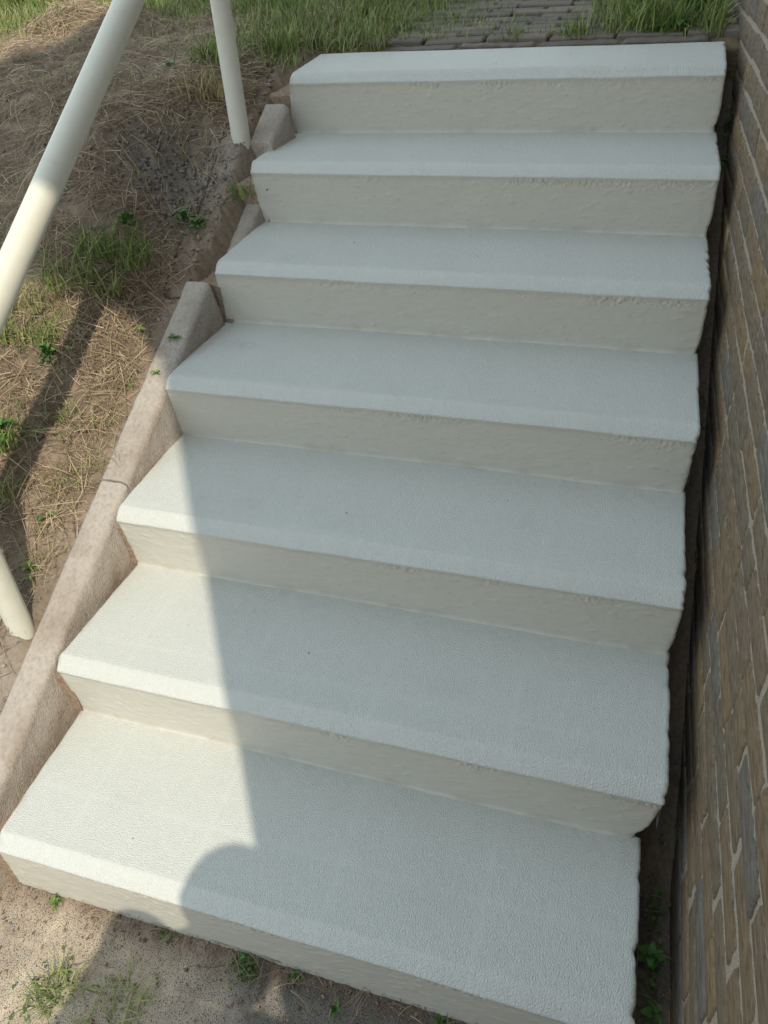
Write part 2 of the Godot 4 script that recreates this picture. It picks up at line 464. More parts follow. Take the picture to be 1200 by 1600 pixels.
func build_house() -> void:
	var house := thing("brick_house", "old brown brick house wall with crumbling mortar, right of the white steps", "house")
	var ez := Vector3(0.0158, 0.059, 1.0).normalized()
	var ey := Vector3(0, 1, -0.059).normalized()
	var ex := ey.cross(ez).normalized()
	ey = ez.cross(ex)
	house.transform = Transform3D(Basis(ex, ey, ez), Vector3(1.3416, 0, 0))
	# the masonry behind the facing bricks, the end of the wall, upper floor and roof
	put("wall", prism([Vector2(-0.5, -8), Vector2(6.7, -8), Vector2(6.7, 1.25), Vector2(3.8, 1.25), Vector2(2.0, 1.222), Vector2(-0.5, 1.222)], 0.02, 0.28), M.plain_wall, house)
	put("end_wall", prism([Vector2(-0.5, 0.97), Vector2(6.7, 0.97), Vector2(6.7, 1.21), Vector2(-0.5, 1.21)], 0.281, 5.0), M.plain_wall, house)
	put("back_wall", prism([Vector2(-0.5, -8), Vector2(6.7, -8), Vector2(6.7, 1.25), Vector2(3.8, 1.25), Vector2(2.0, 1.222), Vector2(-0.5, 1.222)], 5.003, 5.25), M.plain_wall, house)
	put("gable_bracket", prism([Vector2(3.86, 1.253), Vector2(4.10, 1.295), Vector2(5.14, 1.975), Vector2(6.7, 3.0), Vector2(6.7, 1.253)], 0.0, 0.5), M.board, house)
	put("roof", prism([Vector2(6.704, -8.1), Vector2(6.78, -8.1), Vector2(6.78, 3.1), Vector2(6.704, 3.1)], 0.0, 5.3), M.roof, house)
	# mortar bed
	var P := PackedVector3Array()
	var nu := 470; var nv := 200
	for i in nu:
		for j in nv:
			var s := -3.6 + 4.81 * i / (nu - 1); var c := -0.25 + 2.2 * j / (nv - 1)
			P.append(Vector3(0.0032 + 0.0018 * n_mid.get_noise_2d(s * 1.5, c * 3) + 0.0018 * n_hi.get_noise_2d(s * 0.7, c * 0.7), c, s))
	put("mortar", grid(P, nu, nv, true), M.mortar, house)
	# facing bricks
	var meshes := []
	for k in 8: meshes.append(brick_mesh(0.206, 0.0545, k))
	var halves := []
	for k in 3: halves.append(brick_mesh(0.097, 0.0545, 20 + k))
	var st := {}
	for k in M.bricks.size():
		st[k] = SurfaceTool.new()
	var rest := 0
	for row in range(-3, 28):
		var c := row * 0.0675 + 0.03375
		var s := -3.55 + 0.108 * (row % 2) + rng.randf_range(-0.02, 0.02) - 0.1
		while s < 1.2:
			var half := rng.randf() < 0.07
			var ln := 0.098 if half else 0.207
			var jit := rng.randf_range(-0.008, 0.008)
			var mi: Mesh = halves[rng.randi() % 3] if half else meshes[rng.randi() % 8]
			var r := rng.randf()
			var k := 0 if r < 0.27 else 1 if r < 0.5 else 2 if r < 0.72 else 3 if r < 0.86 else 4 if r < 0.97 else 5
			if c < 0.62 - 0.4946 * minf(s, 0.0) - 0.335 - 0.02 and c < -0.05 - SLOPE * minf(s + 0.35, 0.0) + 0.17 and rng.randf() < 0.6: k = 4
			var at := Vector3(rng.randf_range(-0.0012, 0.001), c + rng.randf_range(-0.003, 0.003) + 0.004 * n_lo.get_noise_2d(s * 2, c * 3), s + ln / 2 + jit)
			var rot := Basis.from_euler(Vector3(rng.randf_range(-0.008, 0.008), rng.randf_range(-0.012, 0.012), rng.randf_range(-0.02, 0.02)))
			if ln + s + jit < 1.208 and at.z > -3.5:
				var seen := c < 0.80 - 0.30 * s and s < 0.25 and s > -2.9 and c > -0.06 - 0.42 * minf(s + 0.4, 0) - 0.06
				if seen:
					var o := put("brick", mi, M.bricks[k], house)
					o.transform = Transform3D(rot, at)
				else:
					st[k].append_from(mi, 0, Transform3D(rot, at)); rest += 1
			s += ln + 0.010 + rng.randf_range(-0.002, 0.004)
	for k in M.bricks.size():
		var o := put("brickwork", st[k].commit(), M.bricks[k], house)
		o.set_meta("kind", "stuff")

# ---------------------------------------------------------------- steps
func zz_in(z: float, back: float) -> float:
	return z - back

func build_steps() -> void:
	var stair := thing("staircase", "seven freshly painted pale grey concrete steps rising beside the brick wall", "staircase")
	var zb := [0.02, -0.313, -0.643, -0.980, -1.317, -1.647, -1.972, -2.276]
	var xln := [0.006, -0.014, -0.009, -0.014, -0.001, -0.012, 0.010]
	var xlb := [-0.006, -0.002, 0.006, -0.006, -0.002, 0.004, -0.004]
	var xrn := [1.267, 1.285, 1.286, 1.282, 1.279, 1.275, 1.266]
	var xrb := [1.262, 1.260, 1.279, 1.277, 1.277, 1.273, 1.269]
	var smudges := [[3, 0.12, -1.19, 0.05, 0.35], [4, 0.22, -1.40, 0.05, 0.22], [0, 0.23, -0.13, 0.05, 0.12], [1, 0.85, -0.45, 0.06, 0.12], [2, 0.95, -0.80, 0.07, 0.14], [2, 0.30, -0.75, 0.04, 0.12], [5, 0.7, -1.80, 0.06, 0.12], [1, 0.35, -0.55, 0.05, 0.10], [0, 0.9, -0.12, 0.09, 0.10]]
	for i in 7:
		var step := Node3D.new(); step.name = numbered(stair, "step"); stair.add_child(step, true)
		var z0: float = zb[i]; var z1: float = zb[i + 1]
		var y0 := i * H; var y1 := (i + 1) * H
		if i == 0: y0 = -0.035
		var prof := []   # y, z, ny, nz, zone(0 riser,1 nose,2 tread)
		prof.append([y0 - 0.001, z0 + 0.005, 0.9, 0.4, 0]); prof.append([y0 + 0.0015, z0 + 0.002, 0.7, 0.7, 0]); prof.append([y0 + 0.004, z0 + 0.0003, 0.2, 0.98, 0])
		var y := y0 + 0.010
		while y < y1 - 0.031:
			prof.append([y, z0, 0.0, 1.0, 0]); y += 0.004
		var split := prof.size()
		prof.append([y1 - 0.0265, z0 + 0.0022, 0.15, 0.98, 1])
		for k in 11:
			var t := k / 10.0
			var a := lerpf(0.85, PI / 2, t)
			prof.append([y1 - 0.024 * pow(1.0 - t, 1.35), z0 + 0.003 - 0.034 * t, sin(a), cos(a), 1])
		var zz := z0 - 0.040
		while zz > z1 - 0.004:
			prof.append([y1, zz, 1.0, 0.0, 2]); zz -= 0.010
		prof.append([y1, z1 - 0.006, 1.0, 0.0, 2])
		var nv := prof.size()
		# columns: distance from the end, depth behind the face
		var cols := []
		for d in [0.16, 0.10, 0.05, 0.02]: cols.append([0, 0.0, d])
		for e in [0.0, 0.001, 0.0025, 0.005, 0.008]: cols.append([0, e, 0.0])
		var nmid := 400
		for k in nmid: cols.append([1, (k + 1.0) / (nmid + 1.0), 0.0])
		for e in [0.008, 0.005, 0.0025, 0.001, 0.0]: cols.append([2, e, 0.0])
		for d in [0.02, 0.05, 0.10, 0.16]: cols.append([2, 0.0, d])
		var P := PackedVector3Array(); var C := PackedColorArray()
		var rc := 0.008
		for col in cols:
			for p in prof:
				var t := clampf((p[0] - y0) / H, 0, 1)
				if p[4] == 2: t = clampf((p[1] - z1) / (z0 - z1), 0, 1)
				var xl: float = lerpf(xlb[i] if p[4] != 2 else xlb[mini(i + 1, 6)], xln[i], t)
				var xr: float = lerpf(xrb[i] if p[4] != 2 else xrb[mini(i + 1, 6)], xrn[i], t)
				xl += 0.003 * n_mid.get_noise_3d(p[0] * 1.2, p[1] * 1.2, i)
				xr += 0.003 * n_mid.get_noise_3d(p[0] * 0.6, p[1] * 0.6, i + 50) + 0.0007 * n_hi.get_noise_3d(p[0] * 0.5, p[1] * 0.5, i) - 0.012 * maxf(0.0, n_mid.get_noise_3d(p[0] * 1.5, p[1] * 1.5, i + 9) - 0.15)
				if p[4] == 0: xr -= 0.012 * exp(-pow((p[0] - y0) / 0.03, 2.0)) * (1.0 if i == 1 else 0.35)
				if p[4] == 0 and i == 0: xl -= 0.0
				var x := 0.0
				if col[0] == 0: x = xl + col[1]
				elif col[0] == 2: x = xr - col[1]
				else: x = lerpf(xl + 0.009, xr - 0.009, col[1])
				var dep: float = col[2]
				if col[0] != 1:
					var q: float = rc - col[1]
					dep += rc - sqrt(maxf(rc * rc - q * q, 0.0))
				var yy: float = p[0]; var z: float = p[1]
				# casting waves, paint ripples and stipple under the nose
				z += 0.0030 * n_lo.get_noise_3d(x * 2.0, yy * 2.0, i * 5.0) + 0.0008 * n_mid.get_noise_3d(x, yy * 2.0, i)
				if p[4] == 0:
					var below := y1 - 0.03 - yy
					var band := sstep(0.016 + 0.035 * (0.5 + 0.5 * n_lo.get_noise_3d(x * 6.0, 3.0, i * 9.0)) * sstep(0.1, 0.6, x), 0.0, below) * (0.35 + 0.65 * sstep(0.0, 0.5, x))
					z += 0.0043 * band * clampf(0.6 + 1.6 * n_lo.get_noise_3d(x * 4.0, 7.0, i * 4.0), 0.1, 1.3) * n_hi.get_noise_3d(x * 1.25, yy * 1.25, i)
					z += 0.0007 * maxf(0.0, n_hi.get_noise_3d(x * 0.25, yy * 1.2, i + 20.0) - 0.25) * 5.0
				elif p[4] == 1:
					yy += 0.0026 * n_lo.get_noise_2d(x * 3.0, i * 13.0) * (1.0 - p[2] * 0.3) + 0.0006 * n_hi.get_noise_3d(x * 0.8, yy, z)
				else:
					yy += 0.0018 * n_lo.get_noise_3d(x * 2.5, z * 2.5, i * 3.0) + 0.0004 * n_hi.get_noise_3d(x, z, i)
				P.append(Vector3(x, yy - p[2] * dep, z - p[3] * dep))
				# scuffs and a little soil on the paint
				var sc := 0.0
				for q in smudges:
					if q[0] == i: sc += q[4] * exp(-(pow((x - q[1]) / q[3], 2.0) + pow((z - q[2]) / (q[3] * 0.55), 2.0))) * (0.6 + 0.9 * n_mid.get_noise_2d(x * 4, z * 4))
				var soil := 0.0
				if p[4] == 0: soil = (0.55 if i == 0 else 0.22) * sstep(0.022, 0.0, p[0] - y0 - 0.006 * n_mid.get_noise_2d(x * 2, i)) * sstep(-0.2, 0.4, n_mid.get_noise_2d(x * 0.7, i * 3.0) + (0.3 if i == 0 else -0.1))
				soil += 0.35 * sstep(0.02, 0.0, minf(x - xl, xr - x)) * sstep(0.0, 0.5, n_mid.get_noise_3d(x, yy * 1.5, z * 1.5))
				if p[4] == 2: soil += 0.10 * sstep(0.02, 0.0, zz_in(p[1], z1)) * sstep(0.0, 0.4, n_mid.get_noise_2d(x, i * 2.0))
				var cc := Color(1, 1, 1).lerp(Color(0.55, 0.56, 0.55), clampf(sc, 0, 1)).lerp(Color(0.42, 0.34, 0.26), clampf(soil, 0, 0.8))
				C.append(cc)
		var N := grid_normals(P, cols.size(), nv, false)
		put("riser", grid_part(P, N, cols.size(), nv, 0, split, false, C), M.riser, step)
		put("tread", grid_part(P, N, cols.size(), nv, split, nv - 1, false, C), M.tread, step)
	# the mass of concrete inside
	var poly := [Vector2(-0.1, -0.01)]
	for i in 7:
		poly.append(Vector2((i + 1) * H - 0.05, zb[i] - 0.03)); poly.append(Vector2((i + 1) * H - 0.05, zb[i + 1] - (0.03 if i < 6 else -0.01)))
	poly.append(Vector2(-0.1, -2.26))
	put("concrete_body", prism(poly, 0.03, 1.24), M.kerb_core, stair)
	# specks of grit on the paint
	var mm := MultiMesh.new(); mm.transform_format = MultiMesh.TRANSFORM_3D
	var sp := SphereMesh.new(); sp.radius = 0.0016; sp.height = 0.0018; sp.radial_segments = 6; sp.rings = 3
	mm.mesh = sp
	mm.instance_count = 18
	for k in 18:
		var i := rng.randi() % 7
		var s := rng.randf_range(0.3, 0.95)
		mm.set_instance_transform(k, Transform3D(Basis.from_scale(Vector3(s, s, s * 1.4)), Vector3(rng.randf_range(0.05, 1.2), (i + 1) * H + 0.001, lerpf(zb[i] - 0.06, zb[i + 1], rng.randf()))))
	var g := MultiMeshInstance3D.new(); g.name = "grit"; g.multimesh = mm; g.material_override = M.dark
	stair.add_child(g, true); g.set_meta("kind", "stuff")

# ---------------------------------------------------------------- concrete edging on the left
func edging_piece(za: float, zb: float, drop: float, sd: int) -> ArrayMesh:
	# section (x, y) from the outer foot over the top to the inner foot
	var sec := [Vector2(-0.046, -0.20), Vector2(-0.044, -0.10), Vector2(-0.042, -0.012), Vector2(-0.039, -0.004), Vector2(-0.033, 0.0)]
	for k in 5: sec.append(Vector2(-0.02 + 0.011 * k, 0.001))
	sec.append_array([Vector2(0.032, -0.001), Vector2(0.038, -0.005), Vector2(0.042, -0.011), Vector2(0.044, -0.02)])
	for k in 8: sec.append(Vector2(0.045 + 0.0035 * k, -0.035 - 0.022 * k))
	var P := PackedVector3Array(); var C := PackedColorArray()
	var rows := int(absf(zb - za) / 0.007)
	var list := []
	for k in 4: list.append([0.0, [0.0, 0.5, 0.85, 0.97][k]])
	for k in rows + 1: list.append([float(k) / rows, 1.0])
	for k in [3, 2, 1, 0]: list.append([1.0, [0.0, 0.5, 0.85, 0.97][k]])
	for r in list:
		var z := lerpf(za, zb, r[0])
		if r[1] < 1.0: z += (0.004 if r[0] == 0.0 else -0.004) * (1.0 - r[1]) * signf(zb - za) * -1.0 * -1.0
		var cx := -0.072 + 0.033 * (-z - 0.3)
		var ty := 0.165 - SLOPE * z - drop
		if z > -0.08: ty -= pow(maxf(0.0, z + 0.08), 2.0) * 4.0
		for q in sec:
			var pt := Vector3(cx - 0.002 + q.x * 0.93 * (0.94 if r[1] < 1 else 1.0) * (1.0 if r[1] > 0.9 else r[1]), ty + lerpf(-0.06, q.y, r[1]), z)
			pt.x += 0.0028 * n_mid.get_noise_3d(z, q.y * 2, sd) + 0.0013 * n_hi.get_noise_3d(z, q.y, q.x)
			pt.y += 0.003 * n_mid.get_noise_3d(z * 0.8, q.x, sd + 4) + 0.001 * n_hi.get_noise_3d(z, q.x, sd)
			P.append(pt)
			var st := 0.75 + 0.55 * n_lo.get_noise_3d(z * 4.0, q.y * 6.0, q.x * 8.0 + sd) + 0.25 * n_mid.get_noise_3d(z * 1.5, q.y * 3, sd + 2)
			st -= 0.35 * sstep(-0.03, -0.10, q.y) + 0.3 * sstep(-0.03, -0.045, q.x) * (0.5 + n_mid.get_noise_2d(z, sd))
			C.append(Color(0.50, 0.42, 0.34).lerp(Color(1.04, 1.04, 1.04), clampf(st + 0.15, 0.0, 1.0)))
	return grid(P, list.size(), sec.size(), true, C)

func build_edging() -> void:
	var g := "concrete edging stones beside the steps"
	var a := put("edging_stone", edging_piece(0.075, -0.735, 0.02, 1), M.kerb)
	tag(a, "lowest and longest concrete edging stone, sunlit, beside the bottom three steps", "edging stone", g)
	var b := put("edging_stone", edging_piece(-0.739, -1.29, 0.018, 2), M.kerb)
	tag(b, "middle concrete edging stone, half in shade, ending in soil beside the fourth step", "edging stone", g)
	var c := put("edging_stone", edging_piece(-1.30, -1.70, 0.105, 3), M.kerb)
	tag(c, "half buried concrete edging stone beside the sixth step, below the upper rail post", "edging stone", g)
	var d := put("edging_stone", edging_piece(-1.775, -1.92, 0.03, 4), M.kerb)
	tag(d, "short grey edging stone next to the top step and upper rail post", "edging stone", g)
	# straight edging behind the top step
	var names := ["leftmost grey edging stone behind the top step", "second grey edging stone behind the top step, from the left", "third grey edging stone behind the top step, from the left", "last grey edging stone behind the top step, nearest the brick wall"]
	for k in 4:
		var e := put("edging_stone", rough_bar(0.252, 0.05, 0.14, k), M.paver[[2, 0, 2, 2][k]])
		e.position = Vector3(0.33 + 0.257 * k, 1.084 + [0.0, 0.004, 0.001, 0.005][k], -2.345 + [0.0, 0.005, -0.003, 0.003][k])
		e.rotation = Vector3([0.05, -0.02, 0.03, 0.06][k], [0.02, -0.015, 0.01, -0.02][k], [0.01, -0.012, 0.008, 0.01][k])
		tag(e, names[k], "edging stone", "edging stones behind the top step")

func rough_bar(len: float, wid: float, hgt: float, sd: int) -> ArrayMesh:      # along x, centred
	var sec := []
	var r := 0.006
	for c in [[1, -1, -PI / 2], [1, 1, 0.0], [-1, 1, PI / 2], [-1, -1, PI]]:
		for k in 3:
			var a: float = c[2] + k * PI / 4
			sec.append(Vector2(c[0] * (wid / 2 - r) + r * cos(a), c[1] * (hgt / 2 - r) + r * sin(a)))
	sec.append(sec[0])
	var P := PackedVector3Array()
	for i in 27:
		var t := clampf((i - 1) / 24.0, 0, 1)
		var sc := 0.0 if i == 0 or i == 26 else (0.88 if i == 1 or i == 25 else 1.0)
		for q in sec:
			var p := Vector3((t - 0.5) * len, q.y * sc, q.x * sc)
			p += Vector3(0, 1, 1) * 0.004 * n_mid.get_noise_3d(p.x * 2, p.y * 2 + sd, p.z * 2) + Vector3(0, 1, -1) * 0.002 * n_hi.get_noise_3d(p.x, p.y + sd, p.z)
			P.append(p)
	return grid(P, 27, sec.size(), true)

func build_path() -> void:
	var path := Node3D.new(); path.name = "path"; add_child(path)
	tag(path, "brick paver path with weedy joints above the top step", "path", "", "structure")
	var P := PackedVector3Array(); var C := PackedColorArray()
	for i in 120:
		for j in 100:
			var x := -0.05 + 1.42 * i / 119.0; var z := -2.26 - 1.9 * j / 99.0
			P.append(Vector3(x, 1.150 + 0.006 * n_mid.get_noise_2d(x, z) - 0.02 * sstep(-2.33, -2.28, z) - (0.35 if j == 0 else 0.0), z - (0.02 if j == 0 else 0.0)))
			C.append(Color(0.12, 0.11, 0.06).lerp(Color(0.22, 0.18, 0.12), 0.5 + 0.5 * n_mid.get_noise_2d(x, z)))
	put("soil_bed", grid(P, 120, 100, false, C), M.soil, path)
	var vs := []
	for k in 3: vs.append(bevel_box(Vector3(0.2 - 0.002 * k, 0.06, 0.068 + 0.001 * k), 0.005))
	for r in 22:
		var z := -2.42 - 0.076 * r
		var x := 0.13 + 0.103 * (r % 2) + rng.randf_range(-0.01, 0.01)
		while x < 1.2:
			var o := put("paver", vs[rng.randi() % 3], M.paver[rng.randi() % 3], path)
			o.position = Vector3(x + 0.1, 1.1355 + rng.randf_range(-0.004, 0.004) + 0.01 * n_lo.get_noise_2d(x * 3, z * 3), z)
			o.rotation = Vector3(rng.randf_range(-0.03, 0.03), rng.randf_range(-0.03, 0.03), rng.randf_range(-0.02, 0.02))
			x += 0.207

# ---------------------------------------------------------------- handrail
func build_handrail() -> void:
	var base := Vector3(-0.141, 0.33, -0.381)
	var o := thing("handrail", "cream painted tubular steel handrail on two posts left of the steps", "handrail", base)
	var r0 := Vector3(-0.101, 1.431, -1.381) - base
	var r1 := Vector3(-0.126, 1.063, -0.776) - base
	put("rail", tube(r0.lerp(r1, -1.1), r0.lerp(r1, 2.4), 0.031, 28, 30), M.rail, o)
	var lean := Vector3(0, 1, -0.066)
	var b1 := Vector3(-0.141, 0.353, -0.381) - base
	var b2 := Vector3(-0.085, 1.045, -1.778) - base
	put("post", tube(b1 - lean * 0.15, b1 + lean * 0.47, 0.028, 24, 8, false), M.rail, o)
	put("post", tube(b2 - lean * 0.15, b2 + lean * 0.65, 0.028, 24, 8, false), M.rail, o)

# ---------------------------------------------------------------- the photographer
func nets(bones: Array, cell: float, blend: float, V: PackedVector3Array, IX: PackedInt32Array) -> void:
	var lo := Vector3(1e9, 1e9, 1e9); var hi := -lo
	for b in bones:
		for k in 2:
			var p: Vector3 = b[k * 2]; var r: float = b[k * 2 + 1] + cell * 3
			lo = lo.min(p - Vector3(r, r, r)); hi = hi.max(p + Vector3(r, r, r))
	var nx := int((hi.x - lo.x) / cell) + 2; var ny := int((hi.y - lo.y) / cell) + 2; var nz := int((hi.z - lo.z) / cell) + 2
	var f := PackedFloat32Array(); f.resize(nx * ny * nz); f.fill(0.2)
	for b in bones:
		var a: Vector3 = b[0]; var c: Vector3 = b[2]
		var rm: float = maxf(b[1], b[3]) + cell * 2.5 + blend
		var l := ((a.min(c) - Vector3(rm, rm, rm) - lo) / cell).max(Vector3.ZERO)
		var h := (a.max(c) + Vector3(rm, rm, rm) - lo) / cell
		var ac := c - a; var ll := maxf(ac.length_squared(), 1e-9)
		for i in range(int(l.x), mini(int(h.x) + 1, nx)):
			for j in range(int(l.y), mini(int(h.y) + 1, ny)):
				for k in range(int(l.z), mini(int(h.z) + 1, nz)):
					var p := lo + Vector3(i, j, k) * cell
					var t := clampf((p - a).dot(ac) / ll, 0, 1)
					var d: float = (p - a - ac * t).length() - lerpf(b[1], b[3], t)
					var q := (i * ny + j) * nz + k
					f[q] = smin(f[q], d, blend)
	var idx := {}
	var corner := [Vector3i(0, 0, 0), Vector3i(1, 0, 0), Vector3i(0, 1, 0), Vector3i(1, 1, 0), Vector3i(0, 0, 1), Vector3i(1, 0, 1), Vector3i(0, 1, 1), Vector3i(1, 1, 1)]
	var off := []
	for c in corner: off.append((c.x * ny + c.y) * nz + c.z)
	var edges := [[0, 1], [2, 3], [4, 5], [6, 7], [0, 2], [1, 3], [4, 6], [5, 7], [0, 4], [1, 5], [2, 6], [3, 7]]
	for i in nx - 1:
		for j in ny - 1:
			for k in nz - 1:
				var q := (i * ny + j) * nz + k
				if absf(f[q]) > cell * 2.0: continue
				var sum := Vector3.ZERO; var n := 0
				for e in edges:
					var d0: float = f[q + off[e[0]]]; var d1: float = f[q + off[e[1]]]
					if (d0 < 0) != (d1 < 0):
						sum += Vector3(corner[e[0]]).lerp(Vector3(corner[e[1]]), d0 / (d0 - d1)); n += 1
				if n > 0:
					idx[q] = V.size()
					V.append(lo + (Vector3(i, j, k) + sum / n) * cell)
	var ax := [ny * nz, nz, 1]
	for q in idx.keys():
		for a in 3:
			var d0: float = f[q]; var d1: float = f[q + ax[a]]
			if (d0 < 0) == (d1 < 0): continue
			var u: int = ax[(a + 1) % 3]; var w: int = ax[(a + 2) % 3]
			if not (idx.has(q - u) and idx.has(q - w) and idx.has(q - u - w)): continue
			var A: int = idx[q]; var B: int = idx[q - u]; var Cc: int = idx[q - u - w]; var D: int = idx[q - w]
			if d0 < 0: IX.append_array([A, Cc, B, A, D, Cc])
			else: IX.append_array([A, B, Cc, A, Cc, D])

func build_person() -> void:
	var base := Vector3(1.09, -0.02, 0.86)
	var man := thing("person", "person in blue shirt and dark trousers taking the photo, only the shadow falls in view", "person", base)
	var S := func(x: float, y: float, z: float) -> Vector3: return Vector3(x, y, z) - base
	var V := PackedVector3Array(); var IX := PackedInt32Array()
	var body := [
		[S.call(1.185, 1.60, 0.93), 0.102, S.call(1.18, 1.52, 0.90), 0.075], [S.call(1.165, 1.54, 0.818), 0.012, S.call(1.168, 1.555, 0.83), 0.012],
		[S.call(1.08, 1.575, 0.92), 0.018, S.call(1.08, 1.55, 0.92), 0.012], [S.call(1.285, 1.575, 0.95), 0.018, S.call(1.285, 1.55, 0.95), 0.012],
		[S.call(1.17, 1.50, 0.94), 0.055, S.call(1.05, 1.36, 0.97), 0.07], [S.call(1.20, 1.55, 0.96), 0.09, S.call(1.20, 1.43, 0.98), 0.055],
		[S.call(0.93, 1.365, 0.95), 0.066, S.call(1.09, 1.30, 1.02), 0.058], [S.call(1.01, 1.19, 0.97), 0.105, S.call(1.10, 1.17, 1.01), 0.095],
		[S.call(1.02, 1.03, 0.97), 0.10, S.call(1.13, 1.03, 1.0), 0.10], [S.call(1.01, 0.88, 0.97), 0.105, S.call(1.13, 0.88, 1.0), 0.105],
		[S.call(0.99, 0.86, 0.97), 0.088, S.call(0.97, 0.46, 0.95), 0.058], [S.call(0.97, 0.46, 0.95), 0.058, S.call(0.96, 0.08, 0.98), 0.042],
		[S.call(1.14, 0.86, 1.0), 0.088, S.call(1.16, 0.46, 1.01), 0.058], [S.call(1.16, 0.46, 1.01), 0.058, S.call(1.17, 0.08, 1.05), 0.042],
		[S.call(0.96, 0.02, 1.0), 0.038, S.call(0.93, 0.015, 0.83), 0.036], [S.call(1.17, 0.02, 1.07), 0.038, S.call(1.18, 0.015, 0.89), 0.036],
		[S.call(0.92, 1.36, 0.95), 0.060, S.call(0.775, 1.08, 0.96), 0.048], [S.call(0.775, 1.08, 0.96), 0.046, S.call(0.93, 0.93, 0.87), 0.031],
		[S.call(1.10, 1.29, 1.02), 0.055, S.call(1.24, 1.08, 0.86), 0.044], [S.call(1.24, 1.08, 0.86), 0.043, S.call(1.20, 1.38, 0.66), 0.030]]
	nets(body, 0.015, 0.03, V, IX)
	var nb := V.size()
	var hand := func(w: Vector3, dir: Vector3, side: Vector3, palm: Vector3) -> void:
		var hb := [[w, 0.026, w + dir * 0.05, 0.022]]
		for k in 4:
			var root: Vector3 = w + dir * 0.085 + side * (-0.03 + 0.02 * k)
			hb.append([w + dir * 0.03 + side * (-0.016 + 0.011 * k), 0.016, root, 0.011])
			var ln: float = [0.034, 0.042, 0.039, 0.030][k]
			var mid: Vector3 = root + (dir * 0.8 + palm * 0.6).normalized() * ln
			hb.append([root, 0.0095, mid, 0.0088])
			hb.append([mid, 0.0088, mid + (dir * 0.35 + palm * 0.9).normalized() * ln * 0.8, 0.0075])
		var t0: Vector3 = w + dir * 0.025 - side * 0.03
		hb.append([w + dir * 0.015, 0.018, t0, 0.013]); hb.append([t0, 0.012, t0 + (dir * 0.7 - side * 0.5 + palm * 0.4).normalized() * 0.05, 0.009])
		nets(hb, 0.005, 0.006, V, IX)
	hand.call(S.call(0.935, 0.922, 0.865), Vector3(0.8, -0.1, -0.3).normalized(), Vector3(0, 1, 0), Vector3(0.3, 0, 0.9))
	hand.call(S.call(1.195, 1.40, 0.648), Vector3(-0.25, 0.9, -0.3).normalized(), Vector3(0.4, 0.3, 0.8).normalized(), Vector3(-0.9, 0, 0.1))
	var N := PackedVector3Array(); N.resize(V.size())
	for k in range(0, IX.size(), 3):
		var n := (V[IX[k + 2]] - V[IX[k]]).cross(V[IX[k + 1]] - V[IX[k]])
		for q in 3: N[IX[k + q]] += n
	var C := PackedColorArray()
	for k in V.size():
		N[k] = N[k].normalized()
		var p := V[k] + base
		var c := Color(0.10, 0.16, 0.28)
		if k >= nb or p.y > 1.45: c = Color(0.48, 0.30, 0.22)
		if k < nb and (p.y > 1.63 or (p.y > 1.38 and p.z > 0.955)): c = Color(0.06, 0.04, 0.03)
		if p.y < 0.93 and k < nb and p.x > 0.8: c = Color(0.05, 0.055, 0.07)
		if p.y < 0.045: c = Color(0.3, 0.3, 0.3)
		C.append(c)
	var arr := []; arr.resize(Mesh.ARRAY_MAX)
	arr[Mesh.ARRAY_VERTEX] = V; arr[Mesh.ARRAY_NORMAL] = N; arr[Mesh.ARRAY_COLOR] = C; arr[Mesh.ARRAY_INDEX] = IX
	var m := ArrayMesh.new(); m.add_surface_from_arrays(Mesh.PRIMITIVE_TRIANGLES, arr)
	put("body", m, tinted(), man)
	for sx in [-0.032, 0.032]:
		var e := SphereMesh.new(); e.radius = 0.012; e.height = 0.024; e.radial_segments = 12; e.rings = 6
		put("eye", e, M.white, man, Vector3(1.17 + sx, 1.585, 0.832 + sx * 0.2) - base)
	var ph := put("mobile_phone", bevel_box(Vector3(0.072, 0.148, 0.008), 0.003), M.dark)
	ph.transform = Transform3D(Basis.from_euler(Vector3(-0.69258, 0.359576, -0.099788)), Vector3(1.1127, 1.6344, 0.5083)).translated_local(Vector3(0.02, -0.055, 0.04))
	tag(ph, "black mobile phone held up in the right hand of the photographer", "mobile phone")

# ---------------------------------------------------------------- plants
func leaf_mesh(len: float, wid: float, arch: float, fold: float, point := 1.0) -> ArrayMesh:   # grows along -z from the origin
	var P := PackedVector3Array()
	for i in 8:
		var t := i / 7.0
		var w := wid * 0.5 * pow(sin(PI * clampf(pow(t, 0.75), 0.02, 0.985)), 0.8 * point)
		if i == 0: w = wid * 0.05
		var y := len * (arch * t - arch * 1.2 * t * t)
		for j in 5:
			var u := (j - 2) / 2.0
			P.append(Vector3(u * w, y + absf(u) * w * fold + 0.04 * wid * sin(t * 17.0 + u * 3.0) * absf(u), -len * t * (1.0 - 0.15 * arch * t)))
	return grid(P, 8, 5, true)

